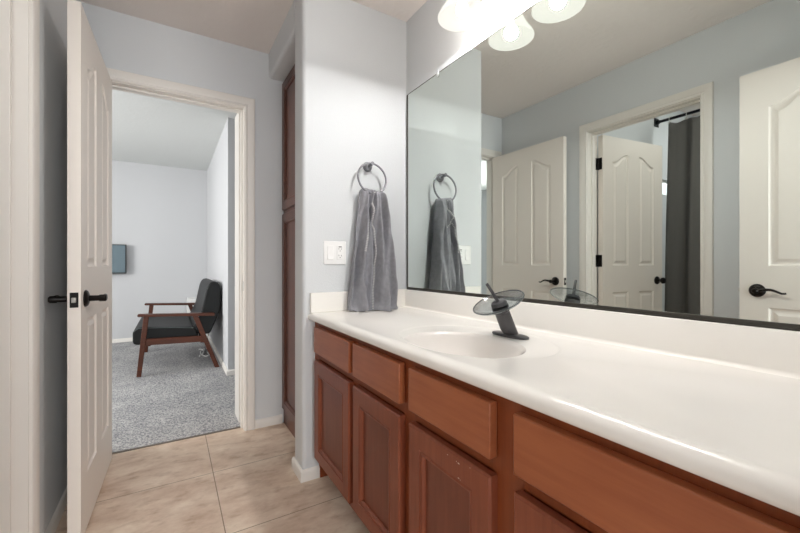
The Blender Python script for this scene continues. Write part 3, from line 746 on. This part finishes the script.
# ------------------------------------------------------------------ bedroom
ls = thing('loveseat', (0.08, 4.86, 0), 'low wooden framed loveseat with black cushions against the bedroom side wall', 'loveseat')
YN, YF2 = 4.285, 5.44
def round_poly(pts, rad, n=4):
    out = []; k = len(pts)
    for i in range(k):
        p0, p1, p2 = Vector(pts[i - 1]), Vector(pts[i]), Vector(pts[(i + 1) % k])
        a, b = (p0 - p1), (p2 - p1); r_ = min(rad, a.length * 0.45, b.length * 0.45)
        a.normalize(); b.normalize(); A, Bq = p1 + a * r_, p1 + b * r_
        for j in range(n + 1):
            u = j / n; out.append(tuple(A * (1 - u) ** 2 + p1 * 2 * u * (1 - u) + Bq * u * u))
    return out
for y0 in (YN - 0.02, YF2 - 0.02):
    y1 = y0 + 0.04
    for poly in ([(-0.216, 0.56), (-0.172, 0.56), (-0.232, 0.004), (-0.270, 0.004)], [(0.186, 0.545), (0.234, 0.545), (0.430, 0.004), (0.388, 0.004)]):
        bm = bmesh.new(); prism(bm, poly, 'y', y0, y1); obj('leg', bm, M['walnut'], ls, bevel=0.004)
    bm = bmesh.new(); prism(bm, round_poly([(-0.262, 0.588), (-0.262, 0.564), (0.385, 0.532), (0.385, 0.560)], 0.012), 'y', y0 - 0.012, y1 + 0.012); obj('armrest', bm, M['walnut'], ls, bevel=0.003)
    bm = bmesh.new(); prism(bm, [(-0.205, 0.352), (-0.212, 0.292), (0.322, 0.276), (0.300, 0.336)], 'y', y0 + 0.004, y1 - 0.004); obj('side_rail', bm, M['walnut'], ls, bevel=0.003)
bm = B((-0.20, -0.16, YN + 0.02, YF2 - 0.02, 0.275, 0.315), (0.26, 0.30, YN + 0.02, YF2 - 0.02, 0.262, 0.30)); obj('cross_rail', bm, M['walnut'], ls)
bm = bmesh.new(); prism(bm, round_poly([(-0.302, 0.292), (-0.302, 0.425), (-0.255, 0.462), (0.215, 0.425), (0.245, 0.335), (0.20, 0.305)], 0.045, 5), 'y', YN + 0.03, YF2 - 0.03)
sc_ = obj('seat_cushion', bm, M['leather'], ls, bevel=0.014, seg=3, angle=50)
bm = bmesh.new(); tube(bm, [(-0.297, YN + 0.036, 0.42), (-0.255, YN + 0.034, 0.452), (0.0, YN + 0.034, 0.436), (0.20, YN + 0.034, 0.417)], 0.004, 8)
obj('piping', bm, M['piping'], sc_)
bkp = [(0.195, 0.415), (0.268, 0.570), (0.318, 0.815), (0.350, 0.872), (0.415, 0.875), (0.448, 0.820), (0.440, 0.580), (0.350, 0.345), (0.245, 0.345)]
bm = bmesh.new(); prism(bm, round_poly(bkp, 0.03, 4), 'y', YN + 0.03, YF2 - 0.03)
bc_ = obj('back_cushion', bm, M['leather'], ls, bevel=0.014, seg=3, angle=50)
bm = bmesh.new(); tube(bm, [(x + 0.008, YN + 0.036, z - 0.005) for x, z in ((0.215, 0.45), (0.268, 0.570), (0.318, 0.815), (0.348, 0.862), (0.40, 0.868))], 0.004, 8)
obj('piping', bm, M['piping'], bc_)

tv = thing('television', (-0.86, 6.30, 1.12), 'flat black television on the bedroom end wall, cut by the open door', 'television')
obj('casing', B((-1.22, -0.503, 6.215, 6.25, 0.93, 1.315)), M['tvframe'], tv, bevel=0.004)
obj('screen', B((-1.208, -0.515, 6.2135, 6.2155, 0.945, 1.303)), M['tvscreen'], tv)
obj('wall_bracket', B((-1.0, -0.72, 6.25, 6.2995, 1.02, 1.22)), M['tvframe'], tv)

ns_ = thing('nightstand', (0.33, 6.08, 0), 'small white cabinet behind the far arm of the loveseat', 'nightstand')
obj('body', B((0.205, 0.452, 5.92, 6.27, 0.03, 0.575)), M['whitefurn'], ns_, bevel=0.004)
obj('plinth', B((0.225, 0.445, 5.94, 6.26, 0.004, 0.03)), M['whitefurn'], ns_)
obj('drawer_front', B((0.198, 0.2048, 5.93, 6.26, 0.40, 0.56)), M['whitefurn'], ns_, bevel=0.002)

bm = bmesh.new(); rnd = random.Random(5); pts = []
for i in range(26):
    u = i / 25
    pts.append((0.30 + 0.035 * math.sin(u * 15) + 0.05 * u, 5.05 + 0.20 * math.cos(u * 11) - 0.05 * u, 0.010 + 0.006 * math.sin(u * 30) ** 2))
tube(bm, pts, 0.0055, 8)
tag(obj('power_cord', bm, M['cord']), 'loose white cord on the carpet under the loveseat', 'cord')

# ------------------------------------------------------------------ toilet room seen in the mirror
XR, ZR = -1.63, 2.385
rod = thing('curtain_rod', (XR, 1.80, ZR), 'black curtain rod with a square wall flange, seen in the mirror', 'curtain rod')
bm = bmesh.new(); tube(bm, [(XR, 1.797, ZR), (XR, 0.95, ZR), (XR, 0.103, ZR)], 0.013, 14); obj('rod', bm, M['rod'], rod)
for y, s in ((1.7995, -1), (0.1005, 1)):
    bm = B((XR - 0.038, XR + 0.038, min(y, y + s * 0.008), max(y, y + s * 0.008), ZR - 0.04, ZR + 0.04))
    lathe(bm, [(0.022, 0.008), (0.019, 0.03)], aim((XR, y, ZR), (0, s, 0)), 20); obj('flange', bm, M['rod'], rod, bevel=0.003)
cu = thing('shower_curtain', (XR, 1.2, 0), 'dark grey curtain hanging from the black rod, seen in the mirror', 'curtain')
bm = bmesh.new(); ny, nzz = 150, 30; G = []
for i in range(nzz + 1):
    t = i / nzz; g = []
    for j in range(ny + 1):
        s = j / ny; y = 1.695 - 0.95 * s + 0.03 * t * (1 - s)
        sag = 0.022 * (math.sin(s * math.pi * 6.5) ** 2) * (1 - t) ** 6
        z = ZR - 0.034 - sag + (0.10 - ZR + 0.034) * t
        x = XR + (0.022 + 0.02 * t) * math.sin(s * 34 + 0.5 * math.sin(3 * t)) + 0.008 * math.sin(s * 71 + t * 2)
        g.append(bm.verts.new((x, y, z)))
    G.append(g)
for i in range(nzz):
    for j in range(ny): bm.faces.new((G[i][j], G[i][j + 1], G[i + 1][j + 1], G[i + 1][j]))
co = obj('cloth', bm, M['curtain'], cu, angle=80)
so = co.modifiers.new('thickness', 'SOLIDIFY'); so.thickness = 0.0025
for k in range(7):
    y = 1.695 - 0.95 * k / 6.5 - (0.012 if k == 0 else 0)
    bm = bmesh.new(); tube(bm, [(XR + 0.0165 * math.cos(a), y, ZR - 0.005 + 0.021 * math.sin(a)) for a in [2 * math.pi * q / 20 for q in range(20)]], 0.0028, 6, closed=True)
    lathe(bm, [(0.001, -0.009), (0.009, -0.005), (0.009, 0.005), (0.001, 0.009)], aim((XR + 0.012, y, ZR - 0.042), (1, 0, 0)), 12)
    obj('hook', bm, M['brightmetal'], cu)
